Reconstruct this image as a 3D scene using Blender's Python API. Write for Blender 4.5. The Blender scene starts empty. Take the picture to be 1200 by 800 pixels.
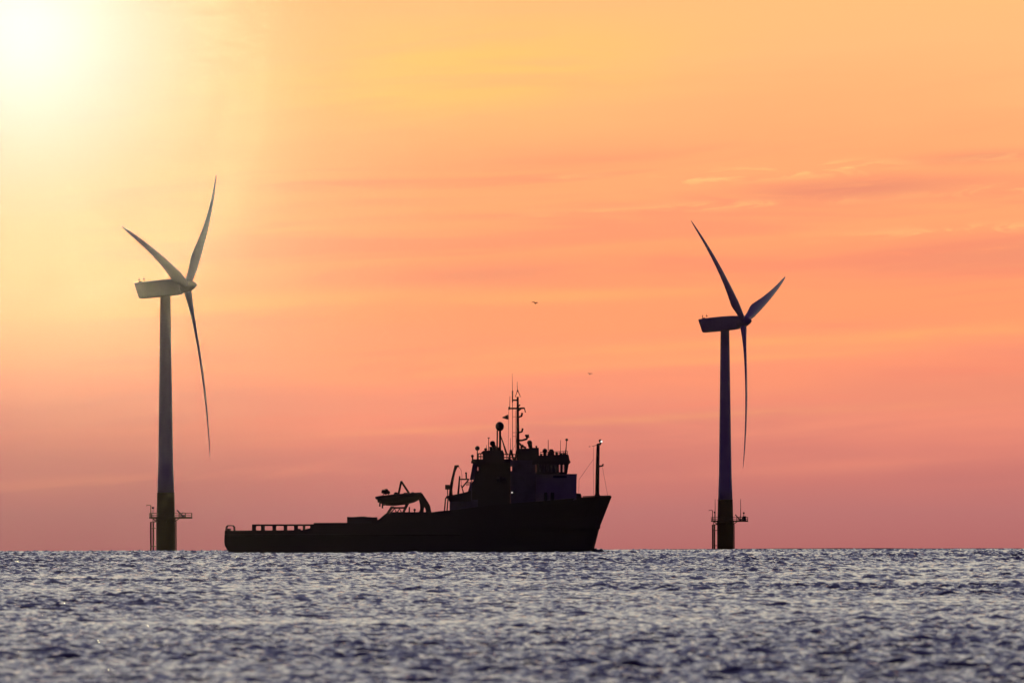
import bpy, math, random
import numpy as np
from mathutils import Vector, Matrix

R = math.radians
PI = math.pi
scene = bpy.context.scene
col = scene.collection
random.seed(4)

# ------------------------------------------------------------------ camera
EARTH = 6371000.0          # the sea really curves, so the far things stand at the horizon
EYE = 2.5                  # eye height above the water
FPX = 21500.0              # focal length in pixels of a 1200 px wide frame
DIP = math.sqrt(2 * EYE / EARTH)
ROLL = 0.0022
cam_d = bpy.data.cameras.new('camera')
cam_d.sensor_width = 22.3
cam_d.lens = FPX / 1200 * 22.3
cam_d.clip_start = 0.5
cam_d.clip_end = 60000
cam_d.dof.use_dof = True
cam_d.dof.focus_distance = 3600
cam_d.dof.aperture_fstop = 4.5
cam = bpy.data.objects.new('camera', cam_d)
col.objects.link(cam)
PITCH = 245.2 / FPX - DIP
fwd = Vector((0, math.cos(PITCH), math.sin(PITCH)))
q = fwd.to_track_quat('-Z', 'Y')
cam.rotation_euler = (q.to_matrix().to_4x4() @ Matrix.Rotation(-ROLL, 4, 'Z')).to_euler()
cam.location = (0, 0, EYE)
scene.camera = cam

# ------------------------------------------------------------------ sun, sky, exposure
SUN_AZ, SUN_EL = -1.40, 1.345            # degrees
s = Vector((math.sin(R(SUN_AZ)) * math.cos(R(SUN_EL)), math.cos(R(SUN_AZ)) * math.cos(R(SUN_EL)), math.sin(R(SUN_EL))))
sun_d = bpy.data.lights.new('sun', 'SUN')
sun_d.energy = 0.054
sun_d.angle = R(0.03)
sun_d.color = (1.0, 0.90, 0.47)
sun = bpy.data.objects.new('sun', sun_d)
sun.rotation_euler = (-s).to_track_quat('-Z', 'Y').to_euler()
col.objects.link(sun)
HAZE_DENSITY = 1.7e-6
HAZE_G = 0.996

scene.view_settings.view_transform = 'Standard'
scene.view_settings.look = 'None'
scene.view_settings.exposure = 0.0
scene.view_settings.gamma = 1.0
scene.view_settings.use_curve_mapping = False
scene.cycles.sample_clamp_direct = 75.0
scene.cycles.sample_clamp_indirect = 1.0
scene.cycles.use_denoising = True
scene.cycles.denoiser = 'OPENIMAGEDENOISE'
scene.cycles.denoising_prefilter = 'ACCURATE'
scene.cycles.use_adaptive_sampling = False
scene.cycles.volume_bounces = 0
scene.cycles.max_bounces = 6


def lin(c):
    out = []
    for v in c:
        v /= 255.0
        out.append(v / 12.92 if v <= 0.04045 else ((v + 0.055) / 1.055) ** 2.4)
    return tuple(out)


class NT:
    """small helper for node trees"""
    def __init__(self, tree):
        self.t = tree
    def new(self, kind, **kw):
        n = self.t.nodes.new(kind)
        for k, v in kw.items():
            setattr(n, k, v)
        return n
    def put(self, sock, v):
        if isinstance(v, bpy.types.NodeSocket):
            self.t.links.new(v, sock)
        else:
            sock.default_value = v
    def m(self, op, a, b=0.0, c=None, clamp=False):
        n = self.new('ShaderNodeMath', operation=op, use_clamp=clamp)
        self.put(n.inputs[0], a)
        self.put(n.inputs[1], b)
        if c is not None:
            self.put(n.inputs[2], c)
        return n.outputs[0]
    def smooth(self, x, lo, hi, a=0.0, b=1.0):
        n = self.new('ShaderNodeMapRange', interpolation_type='SMOOTHSTEP')
        self.put(n.inputs[0], x)
        for i, v in enumerate((lo, hi, a, b)):
            self.put(n.inputs[1 + i], v)
        return n.outputs[0]
    def ramp(self, x, stops):
        n = self.new('ShaderNodeValToRGB')
        cr = n.color_ramp
        while len(cr.elements) < len(stops):
            cr.elements.new(0.5)
        for e, (p, c) in zip(cr.elements, sorted(stops)):
            e.position = p
            e.color = (*c, 1)
        self.put(n.inputs[0], x)
        return n.outputs[0]
    def mix(self, f, a, b, blend='MIX'):
        n = self.new('ShaderNodeMix', data_type='RGBA', blend_type=blend)
        self.put(n.inputs[0], f)
        self.put(n.inputs[6], a if isinstance(a, bpy.types.NodeSocket) else (*a, 1))
        self.put(n.inputs[7], b if isinstance(b, bpy.types.NodeSocket) else (*b, 1))
        return n.outputs[2]
    def vec(self, x, y, z):
        n = self.new('ShaderNodeCombineXYZ')
        for i, v in enumerate((x, y, z)):
            self.put(n.inputs[i], v)
        return n.outputs[0]
    def noise(self, v, scale=1.0, detail=3.0, rough=0.5, dist=0.0):
        n = self.new('ShaderNodeTexNoise')
        self.put(n.inputs['Vector'], v)
        n.inputs['Scale'].default_value = scale
        n.inputs['Detail'].default_value = detail
        n.inputs['Roughness'].default_value = rough
        n.inputs['Distortion'].default_value = dist
        return n.outputs[0]


world = bpy.data.worlds.new('World')
scene.world = world
world.use_nodes = True
wt = world.node_tree
wt.nodes.clear()
N = NT(wt)
tc = N.new('ShaderNodeTexCoord').outputs['Generated']
sep = N.new('ShaderNodeSeparateXYZ')
wt.links.new(tc, sep.inputs[0])
dx, dy, dz = sep.outputs
az = N.m('MULTIPLY', N.m('ARCTAN2', dx, dy), 180 / PI)
el = N.m('MULTIPLY', N.m('ARCSINE', dz), 180 / PI)

def ypx(y):
    return (644 - y) / 375.25 - 0.05

# streaked cloud veils: noise stretched along the horizon
tilt = N.m('MULTIPLY_ADD', az, -0.05, el)
n_big = N.noise(N.vec(N.m('MULTIPLY', az, 0.55), N.m('MULTIPLY', tilt, 3.2), 3.1), 1.0, 3.0, 0.5, 0.25)
n_mid = N.noise(N.vec(N.m('MULTIPLY', az, 1.1), N.m('MULTIPLY', tilt, 9.0), 7.7), 1.0, 5.0, 0.55, 0.5)
n_fine = N.noise(N.vec(N.m('MULTIPLY', az, 4.0), N.m('MULTIPLY', tilt, 26.0), 1.9), 1.0, 6.0, 0.6, 0.9)
warp = N.m('ADD', N.m('MULTIPLY', N.m('SUBTRACT', n_big, 0.5), 0.34), N.m('MULTIPLY', N.m('SUBTRACT', n_mid, 0.5), 0.16))
fade = N.smooth(el, 0.0, 0.35)
elw = N.m('ADD', el, N.m('MULTIPLY', warp, fade))
low_stops = [(640, (166, 100, 106)), (600, (174, 109, 113)), (560, (192, 115, 113)), (510, (212, 126, 116)),
             (470, (231, 138, 118)), (425, (247, 147, 114)), (380, (253, 152, 110)), (330, (254, 155, 110)), (270, (255, 162, 114)),
             (200, (254, 168, 117)), (120, (254, 178, 122)), (50, (254, 186, 127)), (-60, (253, 190, 127)), (-140, (250, 200, 130))]
t_low = N.m('DIVIDE', N.m('ADD', elw, 0.1), 2.3)
low = N.ramp(t_low, [((ypx(y) + 0.1) / 2.3, lin(c)) for y, c in low_stops])
# sky above the picture, seen only in the water and on the backs of things
t_high = N.m('POWER', N.m('DIVIDE', N.m('MAXIMUM', el, 0.0), 90.0), 0.4)
P4 = lambda e: (e / 90.0) ** 0.4
high = N.ramp(t_high, [(P4(1.5), (0.90, 0.60, 0.30)), (P4(2.6), (0.74, 0.66, 0.52)), (P4(6), (0.72, 0.69, 0.60)), (P4(10), (0.40, 0.40, 0.45)),
                       (P4(15), (0.15, 0.15, 0.26)), (P4(28), (0.06, 0.053, 0.15)), (P4(50), (0.03, 0.022, 0.09)), (1.0, (0.008, 0.004, 0.028))])
base = N.mix(N.smooth(el, 1.72, 2.2), low, high)

# violet veils and pale wisps
def blob(px, py, sx, sy):
    """soft patch of cloud: bearing and elevation in degrees"""
    a0, e0 = (px - 600) / 375.25, ypx(py)
    u = N.m('DIVIDE', N.m('SUBTRACT', az, a0), sx / 375.25)
    v = N.m('DIVIDE', N.m('SUBTRACT', tilt, e0 - 0.05 * a0), sy / 375.25)
    r2 = N.m('ADD', N.m('MULTIPLY', u, u), N.m('MULTIPLY', v, v))
    return N.m('EXPONENT', N.m('MULTIPLY', r2, -1.0))

def addall(xs):
    o = xs[0]
    for x in xs[1:]:
        o = N.m('ADD', o, x)
    return o

violet = addall([blob(1000, 222, 150, 14), N.m('MULTIPLY', blob(1180, 300, 250, 26), 0.8), N.m('MULTIPLY', blob(560, 322, 170, 16), 0.75),
                 N.m('MULTIPLY', blob(1150, 185, 90, 8), 0.7), N.m('MULTIPLY', blob(1150, 455, 260, 30), 0.6), N.m('MULTIPLY', blob(650, 185, 160, 16), 0.25)])
violet = N.m('MULTIPLY', violet, N.smooth(N.m('ADD', N.m('MULTIPLY', n_mid, 0.6), N.m('MULTIPLY', n_fine, 0.4)), 0.26, 0.52), clamp=True)
base = N.mix(N.m('MULTIPLY', violet, 0.75), base, lin((220, 133, 114)))
n_band = N.noise(N.vec(N.m('MULTIPLY', az, 0.8), N.m('MULTIPLY', tilt, 7.0), 12.4), 1.0, 5.0, 0.55, 0.6)
band = N.m('MULTIPLY', N.smooth(n_band, 0.47, 0.66), N.m('MULTIPLY', N.smooth(el, 0.1, 0.5), N.smooth(el, 1.6, 1.0)))
base = N.mix(N.m('MULTIPLY', band, 0.42), base, lin((236, 132, 112)))
wisp = addall([blob(840, 206, 60, 7), blob(965, 198, 80, 8), N.m('MULTIPLY', blob(760, 217, 40, 5), 0.8), N.m('MULTIPLY', blob(860, 240, 200, 5), 0.5),
               N.m('MULTIPLY', blob(1130, 270, 130, 6), 0.6), N.m('MULTIPLY', blob(1190, 222, 60, 7), 0.6), N.m('MULTIPLY', blob(660, 210, 40, 5), 0.6),
               N.m('MULTIPLY', blob(1185, 185, 50, 5), 0.6)])
wisp = N.m('MULTIPLY', wisp, N.smooth(n_fine, 0.47, 0.62), clamp=True)
base = N.mix(N.m('MULTIPLY', wisp, 0.95), base, lin((255, 196, 128)))
gold = addall([N.m('MULTIPLY', blob(560, 75, 230, 52), 0.75), N.m('MULTIPLY', blob(470, 100, 140, 26), 0.3), N.m('MULTIPLY', blob(1000, 395, 420, 9), 0.3),
               N.m('MULTIPLY', blob(330, 352, 230, 14), 0.22), N.m('MULTIPLY', blob(720, 492, 300, 5), 0.2), N.m('MULTIPLY', blob(860, 420, 300, 8), 0.2),
               N.m('MULTIPLY', blob(700, 345, 200, 8), 0.2)])
gold = N.m('MULTIPLY', gold, N.smooth(n_mid, 0.25, 0.6), clamp=True)
base = N.mix(N.m('MULTIPLY', gold, 0.85), base, lin((255, 203, 108)))
rose = N.m('MULTIPLY', addall([blob(150, 560, 300, 9), blob(820, 508, 300, 10), N.m('MULTIPLY', blob(1000, 545, 240, 8), 0.6)]), N.smooth(n_mid, 0.35, 0.6), clamp=True)
base = N.mix(N.m('MULTIPLY', rose, 0.35), base, lin((234, 146, 122)))

# aureole of the low sun
ta = N.m('SUBTRACT', az, SUN_AZ - 0.13)
te = N.m('SUBTRACT', el, SUN_EL + 0.25)
th2 = N.m('ADD', N.m('MULTIPLY', ta, ta), N.m('MULTIPLY', te, te))
def halo(w, p, amp):
    x = N.m('POWER', N.m('DIVIDE', th2, w * w), p)
    e = N.m('EXPONENT', N.m('MULTIPLY', x, -1.0))
    n = N.new('ShaderNodeVectorMath', operation='SCALE')
    n.inputs[0].default_value = amp
    wt.links.new(e, n.inputs['Scale'])
    return n.outputs[0]
def vadd(a, b):
    n = N.new('ShaderNodeVectorMath', operation='ADD')
    N.put(n.inputs[0], a)
    N.put(n.inputs[1], b)
    return n.outputs[0]
glow = vadd(halo(0.40, 0.9, (0.25, 0.36, 0.60)), halo(0.78, 1.2, (0.06, 0.17, 0.11)))
low_left = N.m('MULTIPLY', N.smooth(az, -0.2, -1.3), N.smooth(el, 0.75, 0.15))
base = N.mix(N.m('MULTIPLY', low_left, 0.30), base, (0.08, 0.03, 0.08))     # duller, mauve air low on the left
near_sun = N.smooth(th2, 1.6, 0.05)
base = N.mix(N.m('MULTIPLY', near_sun, 0.5), base, (0.97, 0.30, 0.11))     # deep orange air round the sun
front_sky = vadd(base, glow)

# the sky turns dark violet blue away from the sunset
front = N.smooth(dy, 0.25, 0.92)
sky = N.mix(front, (0.0130, 0.0030, 0.052), front_sky)
bg = N.new('ShaderNodeBackground')
wt.links.new(sky, bg.inputs['Color'])
bg.inputs['Strength'].default_value = 1.0
nishita = N.new('ShaderNodeTexSky', sky_type='NISHITA')
nishita.sun_disc = False
nishita.sun_elevation = R(SUN_EL)
nishita.sun_rotation = R(SUN_AZ)
bg2 = N.new('ShaderNodeBackground')
wt.links.new(nishita.outputs[0], bg2.inputs['Color'])
bg2.inputs['Strength'].default_value = 0.003
ad = N.new('ShaderNodeAddShader')
wt.links.new(bg.outputs[0], ad.inputs[0])
wt.links.new(bg2.outputs[0], ad.inputs[1])
out = N.new('ShaderNodeOutputWorld')
wt.links.new(ad.outputs[0], out.inputs['Surface'])


# ------------------------------------------------------------------ materials
def mat(name, c, rough=0.5, metal=0.0, wear=0.12, scale=0.6, ior=None):
    m = bpy.data.materials.new(name)
    m.use_nodes = True
    n = NT(m.node_tree)
    b = m.node_tree.nodes['Principled BSDF']
    b.inputs['Roughness'].default_value = rough
    b.inputs['Metallic'].default_value = metal
    if ior:
        b.inputs['IOR'].default_value = ior
    g = n.new('ShaderNodeTexCoord').outputs['Object']
    k = n.noise(g, scale, 5.0, 0.6)
    d = tuple(v * (1 - wear * 2) for v in c)
    l = tuple(min(1, v * (1 + wear)) for v in c)
    n.put(b.inputs['Base Color'], n.ramp(k, [(0.3, d), (0.7, l)]))
    n.put(b.inputs['Roughness'], n.smooth(k, 0.2, 0.8, rough * 0.8, min(1, rough * 1.2)))
    return m

M = {
    'tower_paint': mat('tower_paint', (0.62, 0.63, 0.64), 0.45, wear=0.05, scale=0.2),
    'blade_paint': mat('blade_paint', (0.70, 0.71, 0.72), 0.35, wear=0.04, scale=0.2),
    'nacelle_paint': mat('nacelle_paint', (0.45, 0.46, 0.48), 0.4, wear=0.06, scale=0.3),
    'yellow_paint': mat('yellow_paint', (0.085, 0.06, 0.010), 0.7, wear=0.12, scale=1.2),
    'galvanised': mat('galvanised', (0.12, 0.12, 0.13), 0.6, 0.3, wear=0.15),
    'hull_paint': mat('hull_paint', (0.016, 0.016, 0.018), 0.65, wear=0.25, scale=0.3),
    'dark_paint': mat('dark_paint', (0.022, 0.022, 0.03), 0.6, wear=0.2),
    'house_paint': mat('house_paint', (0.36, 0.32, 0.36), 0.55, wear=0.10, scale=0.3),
    'blue_grey_paint': mat('blue_grey_paint', (0.07, 0.07, 0.13), 0.6, wear=0.2),  # dark blue-grey paint of the upperworks
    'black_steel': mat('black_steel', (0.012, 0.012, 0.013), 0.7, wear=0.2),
    'dome_plastic': mat('dome_plastic', (0.016, 0.016, 0.018), 0.55, wear=0.08),
    'boat_rubber': mat('boat_rubber', (0.03, 0.03, 0.032), 0.7, wear=0.2),
    'cloth': mat('cloth', (0.04, 0.03, 0.05), 0.9, wear=0.2),
    'feather': mat('feather', (0.05, 0.045, 0.045), 0.9, wear=0.3, scale=8),
    'foam': mat('foam', (0.25, 0.24, 0.27), 0.7, wear=0.3, scale=1.5),
    'sand': mat('sand', (0.020, 0.014, 0.016), 0.95, wear=0.3, scale=0.02),
}

def glass_mat():
    m = bpy.data.materials.new('window_glass')
    m.use_nodes = True
    n = NT(m.node_tree)
    m.node_tree.nodes.clear()
    tr = n.new('ShaderNodeBsdfTransparent')
    tr.inputs[0].default_value = (0.85, 0.85, 0.88, 1)
    gl = n.new('ShaderNodeBsdfGlossy')
    gl.inputs['Roughness'].default_value = 0.05
    mx = n.new('ShaderNodeMixShader')
    mx.inputs[0].default_value = 0.06
    m.node_tree.links.new(tr.outputs[0], mx.inputs[1])
    m.node_tree.links.new(gl.outputs[0], mx.inputs[2])
    o = n.new('ShaderNodeOutputMaterial')
    m.node_tree.links.new(mx.outputs[0], o.inputs[0])
    return m
M['glass'] = glass_mat()

def lamp_mat(name, c, strength):
    m = bpy.data.materials.new(name)
    m.use_nodes = True
    b = m.node_tree.nodes['Principled BSDF']
    b.inputs['Base Color'].default_value = (0.8, 0.8, 0.8, 1)
    b.inputs['Emission Color'].default_value = (*c, 1)
    b.inputs['Emission Strength'].default_value = strength
    return m
M['lamp'] = lamp_mat('lamp_glow', (1.0, 0.93, 0.86), 1.2)


# ------------------------------------------------------------------ mesh helper
class MB:
    def __init__(self):
        self.v, self.f, self.sm = [], [], []
    def add(self, vs, fs, smooth=False):
        o = len(self.v)
        self.v += [tuple(p) for p in vs]
        self.f += [tuple(i + o for i in f) for f in fs]
        self.sm += [smooth] * len(fs)
        return self
    def box(self, x0, x1, y0, y1, z0, z1):
        x0, x1 = min(x0, x1), max(x0, x1)
        z0, z1 = min(z0, z1), max(z0, z1)
        return self.prism([(x0, z0), (x1, z0), (x1, z1), (x0, z1)], y0, y1)
    def prism(self, poly, y0, y1):
        """outline in x, z extruded across the beam from y0 to y1"""
        a = sum(poly[i][0] * poly[(i + 1) % len(poly)][1] - poly[(i + 1) % len(poly)][0] * poly[i][1] for i in range(len(poly)))
        if a < 0:
            poly = poly[::-1]
        n = len(poly)
        vs = [(x, y0, z) for x, z in poly] + [(x, y1, z) for x, z in poly]
        fs = [tuple(range(n)), tuple(range(2 * n - 1, n - 1, -1))]
        fs += [((i + 1) % n, i, n + i, n + (i + 1) % n) for i in range(n)]
        return self.add(vs, fs)
    def rings(self, rings, smooth=True, cap=True):
        n = len(rings[0])
        vs = [p for r in rings for p in r]
        fs = []
        for k in range(len(rings) - 1):
            for i in range(n):
                j = (i + 1) % n
                fs.append((k * n + i, k * n + j, (k + 1) * n + j, (k + 1) * n + i))
        self.add(vs, fs, smooth)
        if cap:
            o = len(self.v) - len(vs)
            self.f.append(tuple(o + i for i in range(n - 1, -1, -1)))
            self.f.append(tuple(o + (len(rings) - 1) * n + i for i in range(n)))
            self.sm += [False, False]
        return self
    def tube(self, pts, rad, n=8, smooth=True):
        pts = [Vector(p) for p in pts]
        if not isinstance(rad, (list, tuple)):
            rad = [rad] * len(pts)
        rs = []
        for i, p in enumerate(pts):
            d = (pts[min(i + 1, len(pts) - 1)] - pts[max(i - 1, 0)]).normalized()
            up = Vector((0, 1, 0)) if abs(d.y) < 0.9 else Vector((1, 0, 0))
            a = d.cross(up).normalized()
            b = d.cross(a).normalized()
            rs.append([p + (a * math.cos(2 * PI * k / n) + b * math.sin(2 * PI * k / n)) * rad[i] for k in range(n)])
        return self.rings(rs, smooth)
    def lathe(self, c, prof, n=24, axis='Z'):
        rs = []
        for r, h in prof:
            ring = []
            for k in range(n):
                a, b = r * math.cos(2 * PI * k / n), r * math.sin(2 * PI * k / n)
                ring.append((c[0] + a, c[1] + b, c[2] + h) if axis == 'Z' else (c[0] + h, c[1] + a, c[2] + b))
            rs.append(ring)
        return self.rings(rs)
    def ball(self, c, r, sq=1.0, n=16):
        return self.lathe(c, [(max(r * math.sin(PI * i / 10), 0.002), -r * sq * math.cos(PI * i / 10)) for i in range(11)], n)
    def build(self, name, m, parent=None):
        me = bpy.data.meshes.new(name)
        me.from_pydata(self.v, [], self.f)
        me.polygons.foreach_set('use_smooth', self.sm)
        me.materials.append(M[m] if isinstance(m, str) else m)
        me.update()
        o = bpy.data.objects.new(name, me)
        col.objects.link(o)
        if parent:
            o.parent = parent
        return o

def thing(name, label, cat, loc=(0, 0, 0), rotz=0.0, group=None):
    o = bpy.data.objects.new(name, None)
    o.empty_display_size = 2
    col.objects.link(o)
    o.location = loc
    o.rotation_euler = (0, 0, rotz)
    tag(o, label, cat, group)
    return o

def tag(o, label, cat, group=None):
    o['label'] = label
    o['category'] = cat
    if group:
        o['group'] = group

def sea_z(d):
    return -d * d / (2 * EARTH)

# ------------------------------------------------------------------ the sea
def spectrum_tile(n, L, lam_peak, lam_min, wind, seed, spread=2.0):
    rng = np.random.default_rng(seed)
    k1 = np.fft.fftfreq(n, L / n) * 2 * PI
    kx, ky = np.meshgrid(k1, k1, indexing='ij')
    k = np.hypot(kx, ky)
    k[0, 0] = 1e-6
    kp = 2 * PI / lam_peak
    S = k ** -3.7 * np.exp(-0.9 * (kp / k) ** 2) * np.exp(-(k * lam_min / (2 * PI)) ** 2)
    cs = (kx * wind[0] + ky * wind[1]) / k
    S *= 0.25 + np.abs(cs) ** spread
    S[0, 0] = 0
    a = (rng.normal(size=(n, n)) + 1j * rng.normal(size=(n, n))) * np.sqrt(S)
    h = np.real(np.fft.ifft2(a))
    return (h / h.std()).astype(np.float32)

def sample(tile, L, x, y):
    n = tile.shape[0]
    u = x * (n / L)
    v = y * (n / L)
    iu = np.floor(u).astype(np.int64)
    iv = np.floor(v).astype(np.int64)
    fu = (u - iu).astype(np.float32)
    fv = (v - iv).astype(np.float32)
    iu %= n
    iv %= n
    ju = (iu + 1) % n
    jv = (iv + 1) % n
    return (tile[iu, iv] * (1 - fu) * (1 - fv) + tile[ju, iv] * fu * (1 - fv) + tile[iu, jv] * (1 - fu) * fv + tile[ju, jv] * fu * fv)

def build_sea():
    d = [0.02, 1, 3, 8, 20, 40, 70, 100, 130, 160, 185, 205, 220]
    while d[-1] < 6600:
        d.append(d[-1] + 0.12 * (max(d[-1], 240) / 305) ** 1.1)
    while d[-1] < 13000:
        d.append(d[-1] * 1.03)
    d = np.array(d)
    a = list(np.linspace(0, R(2.9), 300))
    st = a[1]
    while a[-1] < PI:
        st *= 1.12
        a.append(a[-1] + min(st, R(9)))
    a = [v for v in a if v < PI - 0.02] + [PI]
    a = np.array(a)
    ang = np.concatenate([-a[:0:-1], a])[1:]          # full turn, no doubled column
    nr, nc = len(d), len(ang)
    X = d[:, None] * np.sin(ang)[None, :]
    Y = d[:, None] * np.cos(ang)[None, :]
    t1 = spectrum_tile(1024, 61.0, 2.3, 0.16, (-0.8, 0.6), 11)
    t2 = spectrum_tile(1024, 97.0, 5.0, 0.30, (-0.95, 0.3), 12)
    t3 = spectrum_tile(512, 23.0, 0.85, 0.10, (-0.6, 0.8), 13)
    c, sn = math.cos(0.6), math.sin(0.6)
    H = np.zeros_like(X, dtype=np.float32)
    def by_d(*v):
        return np.interp(d, [300, 600, 1200, 2600], v)[:, None].astype(np.float32)
    H += by_d(0.022, 0.030, 0.043, 0.053) * sample(t1, 61.0, X, Y)
    H += by_d(0.025, 0.039, 0.074, 0.110) * sample(t2, 97.0, c * X - sn * Y, sn * X + c * Y)
    H += by_d(0.0135, 0.016, 0.015, 0.012) * sample(t3, 23.0, c * X + sn * Y, -sn * X + c * Y)
    # gusts roughen some bands more than others
    g = sample(spectrum_tile(256, 900.0, 160.0, 20.0, (1, 0), 21), 900.0, X * 1.0, Y * 0.6)
    H *= 1.0 + 0.28 * np.clip(g, -1.8, 1.8)
    w = np.clip((R(16) - np.abs(ang)) / R(8), 0, 1)
    H *= w[None, :]
    Z = -(d[:, None] ** 2) / (2 * EARTH) + H
    V = np.stack([X, Y, Z], -1).reshape(-1, 3).astype(np.float32)
    i = np.arange(nr - 1)[:, None] * nc
    j = np.arange(nc)[None, :]
    j2 = (j + 1) % nc
    F = np.stack([i + j, i + j2, i + nc + j2, i + nc + j], -1).reshape(-1, 4)
    F = F[:, ::-1]
    me = bpy.data.meshes.new('sea')
    me.vertices.add(len(V))
    me.vertices.foreach_set('co', V.ravel())
    me.loops.add(F.size)
    me.loops.foreach_set('vertex_index', F.ravel().astype(np.int32))
    me.polygons.add(len(F))
    me.polygons.foreach_set('loop_start', np.arange(0, F.size, 4, dtype=np.int32))
    me.polygons.foreach_set('use_smooth', np.ones(len(F), dtype=bool))
    me.update(calc_edges=True)
    m = bpy.data.materials.new('sea_water')
    m.use_nodes = True
    n = NT(m.node_tree)
    b = m.node_tree.nodes['Principled BSDF']
    b.inputs['Base Color'].default_value = (0.012, 0.011, 0.040, 1)
    b.inputs['Roughness'].default_value = 0.012
    b.inputs['IOR'].default_value = 1.333
    me.materials.append(m)
    o = bpy.data.objects.new('sea', me)
    o['kind'] = 'structure'
    col.objects.link(o)
    print('sea verts', len(V), nr, nc)
build_sea()

# a low bank that shows as a dark thread along the horizon
def build_bank():
    rng = np.random.default_rng(5)
    mb = MB()
    D = 6700.0
    rs = []
    xs = np.linspace(-700, 700, 240)
    hs = 0.32 + 0.10 * np.convolve(rng.normal(size=300), np.ones(16) / 4, 'same')[:240]
    hs += 0.16 * np.clip(xs / 120.0, 0, 1)
    for x, h in zip(xs, hs):
        z0 = sea_z(math.hypot(x, D)) - 0.6
        top = z0 + 0.75 + max(h, 0.05)
        rs.append([(x, D, z0), (x, D + 12, top - 0.08), (x, D + 25, top), (x, D + 60, top - 0.1), (x, D + 90, z0)])
    mb.rings(rs, True, True)
    o = mb.build('sandbank', 'sand')
    o['kind'] = 'structure'
build_bank()

# ------------------------------------------------------------------ wind turbines
def blade_mesh(phi):
    """blade in the nacelle frame: rotor axis +x, angle from straight up, clockwise seen from the wind"""
    rad = Vector((0, math.sin(phi), math.cos(phi)))
    tan = Vector((0, math.cos(phi), -math.sin(phi)))
    ax = Vector((1, 0, 0))
    st = [0.9, 1.6, 2.4, 3.6, 5.0, 6.6, 8.2, 10.0, 12.5, 15.5, 19, 23, 27, 31, 35, 38.5, 41.5, 43.6, 45.4, 46.3]
    rings = []
    for r in st:
        x = r / 45.1
        full = np.interp(r, [0, 2.4, 5.0, 8.2, 10, 12.5, 19, 27, 35, 41.5, 43.6, 45.4, 46.3], [1.9, 1.9, 2.45, 3.35, 3.5, 3.35, 2.7, 2.05, 1.45, 0.95, 0.72, 0.42, 0.1])
        thick = np.interp(r, [0, 2.4, 5.0, 8.2, 12.5, 19, 27, 35, 45.1], [1.9, 1.9, 1.5, 1.1, 0.8, 0.52, 0.36, 0.24, 0.03])
        tw = R(np.interp(r, [0, 8, 12, 20, 30, 45], [17, 16, 12, 6.5, 3, 0.5]) + 2.0)
        le = np.interp(r, [0, 2.4, 10, 45], [0.5, 0.5, 0.30, 0.30])
        off = 0.085 * r - 0.0023 * (1 + 0.16 * math.cos(phi)) * r * r      # the wind is stronger aloft and bends a raised blade more
        c = rad * r + ax * off
        cd = tan * math.cos(tw) + ax * math.sin(tw)
        td = ax * math.cos(tw) - tan * math.sin(tw)
        ring = []
        for k in range(20):
            a = 2 * PI * k / 20
            u = 0.5 * math.cos(a)
            t = 0.5 * math.sin(a)
            blend = min(1.0, max(0.0, (r - 2.4) / 5.0))
            taper = (1 - blend) + blend * (0.35 + 0.65 * (u + 0.5)) * 1.25
            ring.append(c + cd * (full * (u + le - 0.5 + 0.0)) + td * (thick * t * taper))
        rings.append(ring)
    mb = MB()
    mb.rings(rings, True, True)
    return mb

def rounded_section(y, z, n=5, r=0.5):
    pts = []
    for cy, cz, a0 in ((y - r, z - r, 0), (-y + r, z - r, 90), (-y + r, -z + r, 180), (y - r, -z + r, 270)):
        for k in range(n):
            a = R(a0 + 90 * k / (n - 1))
            pts.append((cy + r * math.cos(a), cz + r * math.sin(a)))
    return pts

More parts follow.
